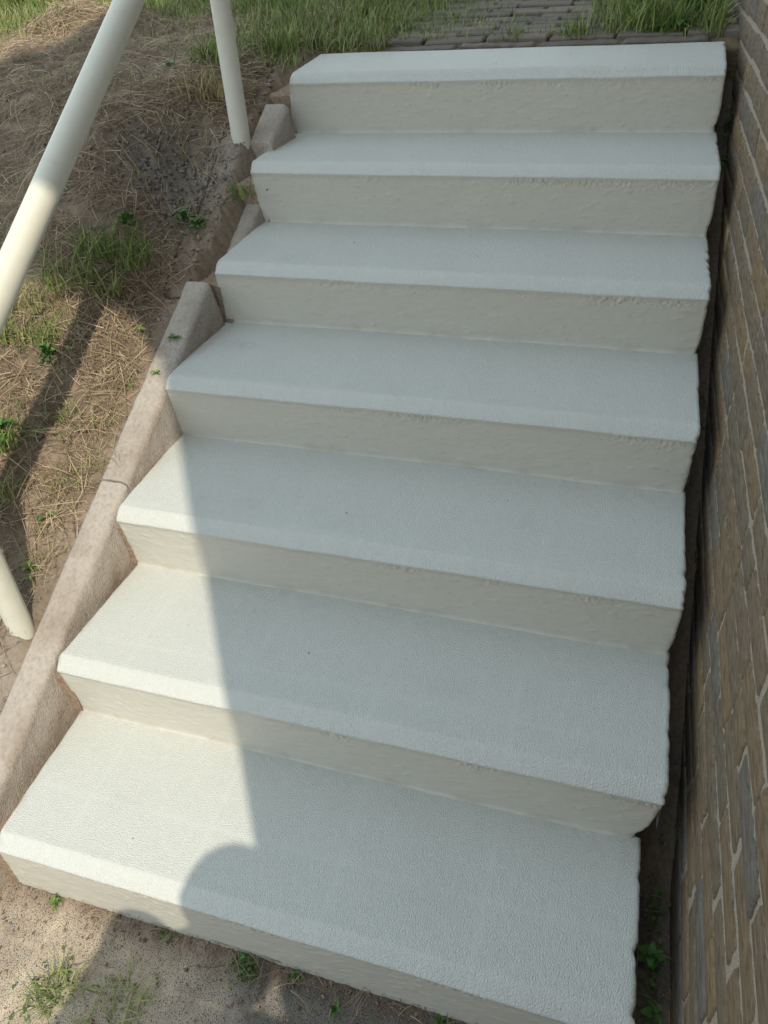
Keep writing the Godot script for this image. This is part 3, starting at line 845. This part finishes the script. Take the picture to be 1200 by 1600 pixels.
func weed(called: String, label: String, at: Vector3, n: int, size: float, mi: int, up := 0.5, layers := 1, group := "low broadleaved weeds", width := 0.45) -> void:
	var o := thing(called, label, "weed", at, group)
	o.rotation.y = rng.randf() * TAU
	var vs := [leaf_mesh(1.0, width, 0.5, 0.25), leaf_mesh(1.0, width * 0.85, 0.3, 0.4), leaf_mesh(1.0, width * 1.1, 0.8, 0.15)]
	put("stem", tube(Vector3(0, -0.01, 0), Vector3(0.001, size * 0.3 * layers, 0), 0.0016, 6, 2), M.stem, o)
	for l in layers:
		for k in n:
			var s := size * rng.randf_range(0.6, 1.1) * (1.0 - 0.22 * l)
			var lf := put("leaf", vs[rng.randi() % 3], M.leaf[clampi(mi + (1 if rng.randf() < 0.25 else 0), 0, 3)], o)
			var yaw := TAU * (k + 0.5 * l) / n + rng.randf_range(-0.35, 0.35)
			lf.basis = Basis(Vector3.UP, yaw) * Basis(Vector3.RIGHT, up * rng.randf_range(0.4, 1.3) + 0.25 * l) * Basis(Vector3.BACK, rng.randf_range(-0.35, 0.35)) * Basis.from_scale(Vector3(s, s, s))
			lf.position = Vector3(0, size * 0.28 * l + 0.003, 0)

func green(dry: float) -> Color:
	var a := Color(0.08, 0.165, 0.03).lerp(Color(0.29, 0.37, 0.10), pow(rng.randf(), 1.4))
	var b := Color(0.33, 0.27, 0.14).lerp(Color(0.50, 0.42, 0.24), rng.randf())
	return a.lerp(b, clampf(dry + rng.randf_range(-0.3, 0.3), 0, 1))

func tuft_mesh(n: int, hgt: float, spread: float, wid: float, dry: float) -> ArrayMesh:
	var p := PackedVector3Array(); var nn := PackedVector3Array(); var c := PackedColorArray(); var ix := PackedInt32Array()
	for k in n:
		var yaw := rng.randf() * TAU
		var dir := Vector3(cos(yaw), 0, sin(yaw))
		var side := Vector3(-dir.z, 0, dir.x)
		var ra := rng.randf() * TAU
		var root := Vector3(cos(ra), 0, sin(ra)) * spread * 0.6 * sqrt(rng.randf())
		dir = (dir + root / spread * 0.8).normalized()
		side = Vector3(-dir.z, 0, dir.x)
		var h := hgt * rng.randf_range(0.45, 1.1)
		var lean := pow(rng.randf(), 1.5) * spread * 1.3
		var droop := rng.randf_range(0.0, 0.55)
		var w := wid * rng.randf_range(0.6, 1.2)
		var tw := rng.randf_range(-0.8, 0.8)
		var col := green(dry)
		var b := p.size()
		for s in 5:
			var t := s / 4.0
			var ctr := root + dir * lean * t * t + Vector3.UP * (h * (t - droop * t * t)) + side * 0.3 * h * tw * t * t
			var ww := w * (1.0 - t * t * 0.95) * 0.5
			var sd := (side * cos(tw * t) + dir * sin(tw * t)) * ww
			p.append(ctr - sd); p.append(ctr + sd); c.append(col); c.append(col)
			nn.append(Vector3.UP); nn.append(Vector3.UP)
			if s > 0:
				var a := b + s * 2
				ix.append_array([a - 2, a - 1, a, a - 1, a + 1, a])
				var fn := -(p[a - 1] - p[a - 2]).cross(p[a] - p[a - 2]).normalized()
				nn[a] = fn; nn[a + 1] = fn
				if s == 1: nn[a - 2] = fn; nn[a - 1] = fn
	var arr := []; arr.resize(Mesh.ARRAY_MAX)
	arr[Mesh.ARRAY_VERTEX] = p; arr[Mesh.ARRAY_NORMAL] = nn; arr[Mesh.ARRAY_COLOR] = c; arr[Mesh.ARRAY_INDEX] = ix
	var m := ArrayMesh.new(); m.add_surface_from_arrays(Mesh.PRIMITIVE_TRIANGLES, arr)
	return m

func tuft(label: String, at: Vector3, n: int, hgt: float, spread: float, dry: float, wid := 0.0035) -> void:
	var o := put("grass_tuft", tuft_mesh(n, hgt, spread, wid, dry), M.blade, self, at)
	tag(o, label, "grass tuft", "tufts of grass")

func scatter(called: String, label: String, mesh: Mesh, xf: Array, cols: Array, parent: Node = self) -> void:
	var mm := MultiMesh.new()
	mm.transform_format = MultiMesh.TRANSFORM_3D
	mm.use_colors = true
	mm.mesh = mesh
	mm.instance_count = xf.size()
	for k in xf.size():
		mm.set_instance_transform(k, xf[k]); mm.set_instance_color(k, cols[k])
	var o := MultiMeshInstance3D.new()
	o.name = numbered(parent, called); o.multimesh = mm; o.material_override = M.blade
	parent.add_child(o, true)
	if parent == self: tag(o, label, called.replace("_", " "), "", "stuff")
	else: o.set_meta("kind", "stuff")

func strand(curve: float, wid: float) -> ArrayMesh:     # a lying straw, unit length along x
	var P := PackedVector3Array()
	for i in 6:
		var t := i / 5.0
		var w := wid * (1.0 - 0.7 * t)
		var y := curve * (t - t * t) * 0.8; var z := curve * t * t * 0.6
		P.append(Vector3(t - 0.5, y, z - w)); P.append(Vector3(t - 0.5, y + w * 0.8, z)); P.append(Vector3(t - 0.5, y, z + w))
	return grid(P, 6, 3, true)

func blade(bend: float) -> ArrayMesh:                    # unit height blade
	var P := PackedVector3Array()
	for i in 5:
		var t := i / 4.0
		var w := 0.014 * (1.0 - t * t * 0.95)
		P.append(Vector3(-w, t - bend * 0.35 * t * t, bend * t * t)); P.append(Vector3(w, t - bend * 0.35 * t * t, bend * t * t))
	return grid(P, 5, 2, false)

func straw_density(x: float, z: float) -> float:
	var d := 0.55 + 0.9 * n_lo.get_noise_2d(x * 4.0 + 9, z * 4.0)
	d *= 1.0 - 1.1 * exp(-((x + 0.25) * (x + 0.25) / 0.03 + (z + 1.62) * (z + 1.62) / 0.035))
	d *= 1.0 - 0.8 * exp(-((x + 0.55) * (x + 0.55) / 0.06 + (z + 2.2) * (z + 2.2) / 0.06))
	d *= sstep(-0.11, -0.2, x)
	d *= 1.0 - 0.75 * sstep(-0.85, -0.5, z)
	if z < -2.3: d *= 0.6
	d += 1.0 * exp(-((x + 1.2) * (x + 1.2) / 0.08 + (z + 2.8) * (z + 2.8) / 0.06))
	d += 0.8 * exp(-((x + 0.24) * (x + 0.24) / 0.02 + (z + 1.94) * (z + 1.94) / 0.01))
	return d

func grass_density(x: float, z: float) -> float:
	var p := n_lo.get_noise_2d(x * 3.0 - 20, z * 3.0)
	if x > 1.26: return 0.0
	if z > -2.02:                                        # on the bank: thin, in patches
		if x > -0.15: return 0.0
		var d := 0.12 * maxf(0.0, p) * 3.0
		d += 0.8 * sstep(-0.22, -0.40, x) * sstep(-1.36, -1.18, z) * sstep(-0.45, -0.62, z) * (0.45 + 1.2 * p)
		return d
	if x < 0.22:
		var lawn := sstep(-0.46, -0.36, x) * sstep(-2.06, -2.2, z)
		lawn = maxf(lawn, sstep(-2.75, -3.05, z + 0.35 * sstep(-1.0, -1.6, x) * -1.0))
		lawn *= 1.0 - 0.9 * exp(-((x + 1.2) * (x + 1.2) / 0.08 + (z + 2.8) * (z + 2.8) / 0.05))
		if x > -0.03 and z > -2.32: return 0.0
		return lawn * (0.75 + 0.5 * p) + 0.1 * maxf(0, p)
	if z > -2.40: return 0.0
	return 0.10 + 0.9 * sstep(0.75, 1.1, x + 0.12 * p) * sstep(-2.38, -2.46, z) + 0.9 * maxf(0.0, p - 0.02) + 0.25 * sstep(-2.36, -2.42, z) * sstep(-2.50, -2.44, z) + 0.7 * sstep(0.5, 0.25, x + 0.15 * p) + 0.6 * sstep(-3.3, -3.8, z)

func build_plants() -> void:
	var xf := []; var cols := []
	# dead grass lying on the bank
	var kinds := [strand(0.12, 0.014), strand(0.45, 0.016), strand(-0.35, 0.012)]
	for kind in 3:
		xf = []; cols = []
		var tries := 0
		while tries < 80000:
			tries += 1
			var x := -0.11 - pow(rng.randf(), 1.3) * 1.9; var z := rng.randf_range(-3.0, 0.05)
			if rng.randf() > straw_density(x, z): continue
			var s := 0.014 + 0.10 * pow(rng.randf(), 2.0) * (1.5 if rng.randf() < 0.06 else 1.0)
			var up := ground_n(x, z)
			var b := Basis(Quaternion(Vector3.UP, up)) * Basis(Vector3.UP, rng.randf() * TAU) * Basis(Vector3.BACK, rng.randf_range(-0.35, 0.45)) * Basis.from_scale(Vector3(s, s, 0.03 + 0.35 * s))
			xf.append(Transform3D(b, Vector3(x, ground_y(x, z) + rng.randf_range(0.0, 0.022), z)))
			var t := rng.randf()
			cols.append(Color(0.13, 0.083, 0.045).lerp(Color(0.68, 0.54, 0.36), pow(t, 2.1)).lerp(Color(0.3, 0.28, 0.24), 0.25 * rng.randf()))
		scatter("dead_grass", ["straw coloured dead grass lying over the bank", "curled brown dead grass strewn over the bank", "matted dead grass stalks lying on the soil"][kind], kinds[kind], xf, cols)
	# living grass
	for kind in 2:
		xf = []; cols = []
		var tries := 0
		while tries < 95000:
			tries += 1
			var x := rng.randf_range(-2.7, 1.28); var z := -4.6 + 4.4 * pow(rng.randf(), 0.9)
			if rng.randf() > grass_density(x, z): continue
			var y := ground_y(x, z) if x < -0.05 else 1.15
			var lush := sstep(0.8, 1.1, x) + 0.35 * sstep(-3.0, -3.6, z)
			var s := rng.randf_range(0.035, 0.10) * (1.0 + 0.5 * lush) * (0.6 if (x > 0.22 and x < 0.8) or z > -2.0 else 1.0)
			var b := Basis(Vector3.UP, rng.randf() * TAU) * Basis(Vector3.RIGHT, rng.randf_range(-0.5, 0.7)) * Basis.from_scale(Vector3(0.06 + s * 0.9, s, s))
			xf.append(Transform3D(b, Vector3(x, y - 0.003, z)))
			cols.append(green(0.28 + 0.5 * n_lo.get_noise_2d(x * 2.5, z * 2.5) - 0.35 * lush + (0.25 if z > -2.0 else 0.0)))
		scatter("grass", ["green and yellowing grass at the top of the bank", "bent grass blades around the top of the steps"][kind], blade([0.35, 0.9][kind]), xf, cols)
	# lawn running on behind
	xf = []; cols = []
	for k in 14000:
		var x := rng.randf_range(-6.0, 1.28); var z := rng.randf_range(-9.0, -4.5)
		var s := rng.randf_range(0.08, 0.2)
		xf.append(Transform3D(Basis(Vector3.UP, rng.randf() * TAU) * Basis.from_scale(Vector3(0.25, s, s)), Vector3(x, 1.14, z)))
		cols.append(green(0.2))
	for k in 9000:
		var x := rng.randf_range(-5.5, -2.6); var z := rng.randf_range(-4.6, -1.0)
		var s := rng.randf_range(0.06, 0.2)
		xf.append(Transform3D(Basis(Vector3.UP, rng.randf() * TAU) * Basis.from_scale(Vector3(0.2, s, s)), Vector3(x, ground_y(x, z) - 0.01, z)))
		cols.append(green(0.25))
	scatter("grass", "rough lawn running on behind the bank", blade(0.6), xf, cols)
	# crumbs of soil
	xf = []; cols = []
	for k in 9000:
		var x := -0.08 - pow(rng.randf(), 1.5) * 1.4; var z := rng.randf_range(-2.9, 0.0)
		if k % 4 == 0: x = -0.29 + rng.randfn() * 0.13; z = -1.62 + rng.randfn() * 0.13
		if x > -0.06: continue
		var s := 0.0012 + 0.0065 * pow(rng.randf(), 5.0)
		xf.append(Transform3D(Basis.from_euler(Vector3(rng.randf() * 6, rng.randf() * 6, 0)) * Basis.from_scale(Vector3(s * 1.2, s * 0.8, s)), Vector3(x, ground_y(x, z) + s * 0.4, z)))
		cols.append(soil_color(x, z) * rng.randf_range(0.55, 1.1))
	for k in 2600:
		var x := rng.randf_range(-0.05, 1.3); var z := 0.02 + 0.28 * pow(rng.randf(), 1.8)
		var s := 0.0007 + 0.003 * pow(rng.randf(), 5.0)
		if k % 4 == 0: x = rng.randf_range(1.27, 1.34); z = rng.randf_range(-0.45, 0.08)
		xf.append(Transform3D(Basis.from_euler(Vector3(rng.randf() * 6, rng.randf() * 6, 0)) * Basis.from_scale(Vector3(s * 1.3, s * 0.8, s)), Vector3(x, -0.018, z)))
		cols.append(Color(0.26, 0.2, 0.15) * rng.randf_range(0.4, 1.3))
	var cr := bevel_box(Vector3(1.9, 1.5, 1.7), 0.42)
	scatter("soil_crumbs", "crumbs of dry soil scattered on bank and paving", cr, xf, cols)
	# litter of dead stalks along the foot of the lowest step and in the gap by the wall
	xf = []; cols = []
	for k in 420:
		var x := rng.randf_range(0.02, 1.25); var z := 0.022 + 0.05 * pow(rng.randf(), 2.0); var y := -0.012
		if k % 3 == 0:
			z = rng.randf_range(-2.3, 0.1); x = rng.randf_range(1.285, 1.335)
			y = maxf(0.0, 0.165 - SLOPE * z - 0.335) + 0.01
		elif rng.randf() > 0.25 + 0.75 * sstep(0.15, 0.35, x): continue
		var s := rng.randf_range(0.02, 0.07)
		xf.append(Transform3D(Basis.from_euler(Vector3(rng.randf_range(-0.4, 0.4), rng.randf() * TAU, rng.randf_range(-0.4, 0.5))) * Basis.from_scale(Vector3(s, s, s)), Vector3(x, y + rng.randf() * 0.012, z)))
		cols.append(Color(0.16, 0.11, 0.07).lerp(Color(0.42, 0.33, 0.22), pow(rng.randf(), 2.0)))
	scatter("dead_stalks", "dead stalks along the foot of the steps and the wall gap", strand(0.5, 0.014), xf, cols)
	# chickweed and moss: little leaves crowded in clumps
	xf = []; cols = []
	var spots := []
	for z in [-0.06, -0.16, -0.28, -0.45, -0.64, -0.92, -1.0, -1.28, -1.36, -1.6, -2.0, -2.1, -2.2]:
		spots.append([1.308, maxf(0.0, 0.165 - SLOPE * z - 0.345 + (0.03 if z < -1.2 else 0.0) + (0.06 if z < -1.9 else 0.0)) + 0.004, z, 0.022, 0.03, 46])
	spots.append_array([[0.548, -0.02, 0.042, 0.028, 0.016, 90], [0.655, -0.02, 0.03, 0.016, 0.012, 26], [0.10, -0.02, 0.034, 0.012, 0.008, 22], [0.19, -0.02, 0.185, 0.05, 0.03, 50], [0.944, -0.02, 0.03, 0.016, 0.01, 20], [0.36, -0.02, 0.032, 0.03, 0.006, 20]])
	for q in [[-0.28, -1.385], [-0.175, -1.51], [-0.13, -1.50], [-0.33, -0.96], [-0.345, -0.74], [-0.37, -1.0], [-0.44, -2.05], [-0.3, -2.1], [-0.19, -0.51], [-0.24, -0.86], [-0.04, -1.6]]:
		spots.append([q[0], ground_y(q[0], q[1]) + 0.004, q[1], 0.045, 0.045, 40])
	for q in spots:
		for k in int(q[5]):
			var dx: float = rng.randfn() * q[3] * 0.6; var dz: float = rng.randfn() * q[4]
			if q[0] > 1.2: dx = clampf(dx, -0.02, 0.026)
			var s := rng.randf_range(0.005, 0.013)
			xf.append(Transform3D(Basis(Vector3.UP, rng.randf() * TAU) * Basis(Vector3.RIGHT, rng.randf_range(-0.1, 1.1)) * Basis.from_scale(Vector3(s, s, s)), Vector3(q[0] + dx, q[1] + 0.014 * rng.randf() * rng.randf(), q[2] + dz)))
			cols.append(Color(0.045, 0.10, 0.025).lerp(Color(0.14, 0.22, 0.05), pow(rng.randf(), 1.5)))
	scatter("undergrowth", "tiny leaved chickweed and moss crowded in clumps", leaf_mesh(1.0, 0.6, 0.5, 0.25), xf, cols)
	# tufts one can tell apart
	var G := func(x: float, z: float) -> Vector3: return Vector3(x, ground_y(x, z) - 0.004, z)
	tuft("dark green grass tuft on the shaded bank below the broad leaved weeds", G.call(-0.25, -1.30), 150, 0.13, 0.10, 0.0)
	tuft("wide green grass tuft at the edge of sun and shade on the bank", G.call(-0.36, -1.17), 110, 0.13, 0.12, 0.15)
	tuft("fresh green tuft lit by the sun beside the rail shadow", G.call(-0.37, -1.0), 120, 0.09, 0.09, 0.2)
	tuft("tangled pale grass tuft beneath the lower end of the rail", G.call(-0.43, -1.08), 130, 0.12, 0.12, 0.6)
	tuft("dark grass tuft at the left edge near the lower rail post", G.call(-0.34, -0.72), 140, 0.10, 0.10, 0.1)
	tuft("dry drooping grass tuft hanging over the grey soil behind the upper post", G.call(-0.25, -1.91), 220, 0.11, 0.13, 0.95, 0.003)
	tuft("leafy grass tuft left of the upper rail post", G.call(-0.31, -2.08), 90, 0.10, 0.10, 0.05, 0.006)
	tuft("lush grass tuft right of the upper rail post by the top step", G.call(-0.13, -2.25), 130, 0.13, 0.11, 0.1, 0.005)
	tuft("thin sunlit grass tuft growing over the edging stone", G.call(-0.115, -0.79), 34, 0.07, 0.08, 0.45, 0.0025)
	tuft("sparse grass tuft on the sunlit soil above the edging stone", G.call(-0.17, -0.9), 45, 0.07, 0.09, 0.5, 0.0025)
	tuft("small grass tuft among straw in the middle of the sunny bank", G.call(-0.2, -0.72), 45, 0.05, 0.09, 0.4, 0.0025)
	tuft("sprawling grass tuft on the paving, half in shade", Vector3(0.20, -0.024, 0.185), 90, 0.055, 0.07, 0.25, 0.003)
	tuft("flat shaded grass tuft on the paving beside the sprawling one", Vector3(0.33, -0.024, 0.175), 90, 0.03, 0.10, 0.4, 0.003)
	tuft("tiny grass tuft in the crack of the paving", Vector3(0.585, -0.022, 0.035), 10, 0.04, 0.03, 0.6, 0.003)
	tuft("long leaning grass blades in the wall gap by the second step", Vector3(1.325, 0.02, -0.42), 9, 0.10, 0.04, 0.1, 0.006)
	tuft("grass tuft on the soil beside the sixth step", G.call(-0.03, -1.60), 16, 0.07, 0.06, 0.1, 0.006)
	tuft("green grass tuft in the paver joints behind the middle of the top step", Vector3(0.62, 1.15, -2.40), 40, 0.07, 0.06, 0.15, 0.004)
	tuft("grass tuft behind the top step, right of the middle", Vector3(0.82, 1.15, -2.41), 60, 0.10, 0.07, 0.1, 0.004)
	tuft("tall grass tuft behind the right end of the top step", Vector3(1.08, 1.15, -2.46), 120, 0.16, 0.10, 0.05, 0.006)
	tuft("grass tuft at the foot of the wall behind the top step", Vector3(1.24, 1.15, -2.40), 60, 0.12, 0.06, 0.15, 0.005)
	tuft("tall bright grass tuft at the far sunny end of the bank", G.call(-1.75, -3.35), 160, 0.28, 0.16, 0.25, 0.008)
	tuft("arching sunlit grass tuft left of the straw mound", G.call(-2.2, -3.5), 160, 0.30, 0.2, 0.2, 0.008)
	tuft("lush green tuft in the shade left of the dark tuft", G.call(-0.33, -1.27), 120, 0.11, 0.10, 0.0, 0.004)
	tuft("green tuft straddling the shadow line below the broad leaved weeds", G.call(-0.27, -1.2), 90, 0.09, 0.09, 0.1, 0.004)
	tuft("bright sunlit tuft under the handrail at the left edge", G.call(-0.46, -0.98), 120, 0.12, 0.1, 0.1, 0.004)
	tuft("yellow green tuft right of the rail shadow, middle of the bank", G.call(-0.26, -0.87), 55, 0.06, 0.08, 0.3, 0.003)
	tuft("short green tuft at the rail shadow's lower end", G.call(-0.30, -0.62), 70, 0.07, 0.08, 0.2, 0.003)
	tuft("sparse dry tuft on bare soil above the lower post's weed", G.call(-0.17, -0.56), 30, 0.05, 0.08, 0.7, 0.0025)
	tuft("thin green tuft on the sunny straw close to the edging stone", G.call(-0.15, -1.0), 30, 0.06, 0.06, 0.2, 0.003)
	# weeds
	weed("weed", "clump of rounded green leaves on the shaded bank above the dark tuft", G.call(-0.28, -1.385), 8, 0.055, 0, 0.6, 2)
	weed("weed", "smaller leafy weed right of the rounded clump on the bank", G.call(-0.175, -1.51), 6, 0.04, 1, 0.6, 2)
	weed("weed", "leafy weed on soil near the fifth step's left end", G.call(-0.13, -1.50), 7, 0.04, 1, 0.5, 2)
	weed("weed", "single broad pale leaf weed at the shadow's edge on the bank", G.call(-0.18, -1.14), 3, 0.055, 3, 0.3)
	weed("weed", "two leaved seedling on the straw beside the edging stone", G.call(-0.16, -1.06), 3, 0.035, 3, 0.7)
	weed("weed", "bushy green weed beside the rail shadow on the sunny bank", G.call(-0.33, -0.96), 7, 0.045, 1, 0.7, 3)
	weed("weed", "dark broad leaved weed at the left edge of the bank", G.call(-0.345, -0.74), 7, 0.06, 0, 0.6, 2)
	weed("weed", "small flat leaved weed on bare soil above the lower post", G.call(-0.2, -0.63), 3, 0.035, 1, 0.3)
	weed("weed", "little pale weed standing right beside the lower rail post", G.call(-0.185, -0.51), 6, 0.03, 3, 0.8, 2)
	weed("weed", "weed on the brown soil left of the upper rail post", G.call(-0.44, -2.05), 6, 0.05, 0, 0.5, 2)
	weed("weed", "small yellow green weed beside the seventh riser on the edging", Vector3(0.0, 1.0, -1.83), 7, 0.018, 3, 0.6, 2)
	weed("weed", "small leafy weed lying over the middle edging stone", Vector3(-0.045, 0.70, -1.12), 6, 0.028, 1, 0.2)
	weed("weed", "bright little weed at the shadow line on the edging stone", Vector3(-0.055, 0.65, -1.02), 5, 0.022, 3, 0.5)
	weed("weed", "tiny sunlit weed at the left foot of the lowest step", Vector3(0.10, -0.024, 0.035), 5, 0.018, 3, 0.6, 2)
	weed("weed", "dense clover like clump at the foot of the lowest step", Vector3(0.548, -0.022, 0.038), 9, 0.024, 1, 0.5, 4, "low broadleaved weeds", 0.8)
	weed("weed", "small green weed right of the clover like clump", Vector3(0.655, -0.022, 0.028), 6, 0.016, 0, 0.5, 2)
	weed("weed", "upright little weed near the bottom edge of the paving", Vector3(0.747, -0.022, 0.066), 4, 0.026, 1, 1.0)
	weed("weed", "seedling by the right part of the lowest step", Vector3(0.944, -0.022, 0.03), 4, 0.02, 1, 0.8)
	var gaps := [[-0.17, 0.045, 1, "green rosette in the wall gap beside the lowest step"], [-0.27, 0.03, 0, "dark little rosette in the wall gap above the green one"], [-0.08, 0.035, 0, "dark weed in the wall gap at the bottom right"], [-0.62, 0.022, 3, "yellowish succulent weed in the gap beside the third step's front"], [-0.93, 0.026, 3, "compact weed in the gap beside the third step"], [-1.02, 0.03, 0, "dark trailing weed in the gap below the compact one"], [-1.38, 0.03, 1, "bright leaf weed in the gap beside the fourth step"], [-1.30, 0.03, 0, "dark ivy like weed in the gap below the bright leaf"], [-2.0, 0.04, 0, "shaded weed in the gap beside the top riser"], [-2.12, 0.05, 1, "large leaved weed in the gap at the top step's corner"]]
	for q in gaps:
		var z: float = q[0]
		var y := maxf(0.0, 0.165 - SLOPE * z - 0.345 + (0.03 if z < -1.2 else 0.0) + (0.06 if z < -1.9 else 0.0))
		weed("weed", q[3], Vector3(1.312 + rng.randf_range(-0.008, 0.006), y, z), 4 + rng.randi() % 5, q[1] * rng.randf_range(0.6, 1.05), q[2], rng.randf_range(0.4, 1.0), 1 + rng.randi() % 3, "weeds in the gap along the wall", rng.randf_range(0.28, 0.6))
	weed("dock_plant", "broad leaved dock plant growing against the wall at the top", Vector3(1.17, 1.15, -2.62), 8, 0.15, 1, 0.9, 2, "dock plants behind the top step", 0.38)
	weed("dock_plant", "dock plant with large drooping leaves right behind the top step", Vector3(1.12, 1.15, -2.47), 6, 0.10, 1, 0.6, 1, "dock plants behind the top step", 0.4)
	weed("dock_plant", "further dock plant left of the one against the wall", Vector3(1.0, 1.15, -2.85), 8, 0.15, 1, 0.9, 2, "dock plants behind the top step", 0.35)
	# a yellow flower in the sunny grass
	var fl := thing("yellow_flower", "small yellow flower in the sunny grass at the far left", "flower", G.call(-1.98, -3.25))
	put("stem", tube(Vector3.ZERO, Vector3(0.01, 0.16, 0), 0.0016, 6, 2), M.stem, fl)
	var pm := leaf_mesh(0.014, 0.006, 0.2, 0.1)
	for k in 12:
		var o := put("petal", pm, M.flower, fl, Vector3(0.01, 0.16, 0)); o.rotation = Vector3(0.3, TAU * k / 12.0, 0)
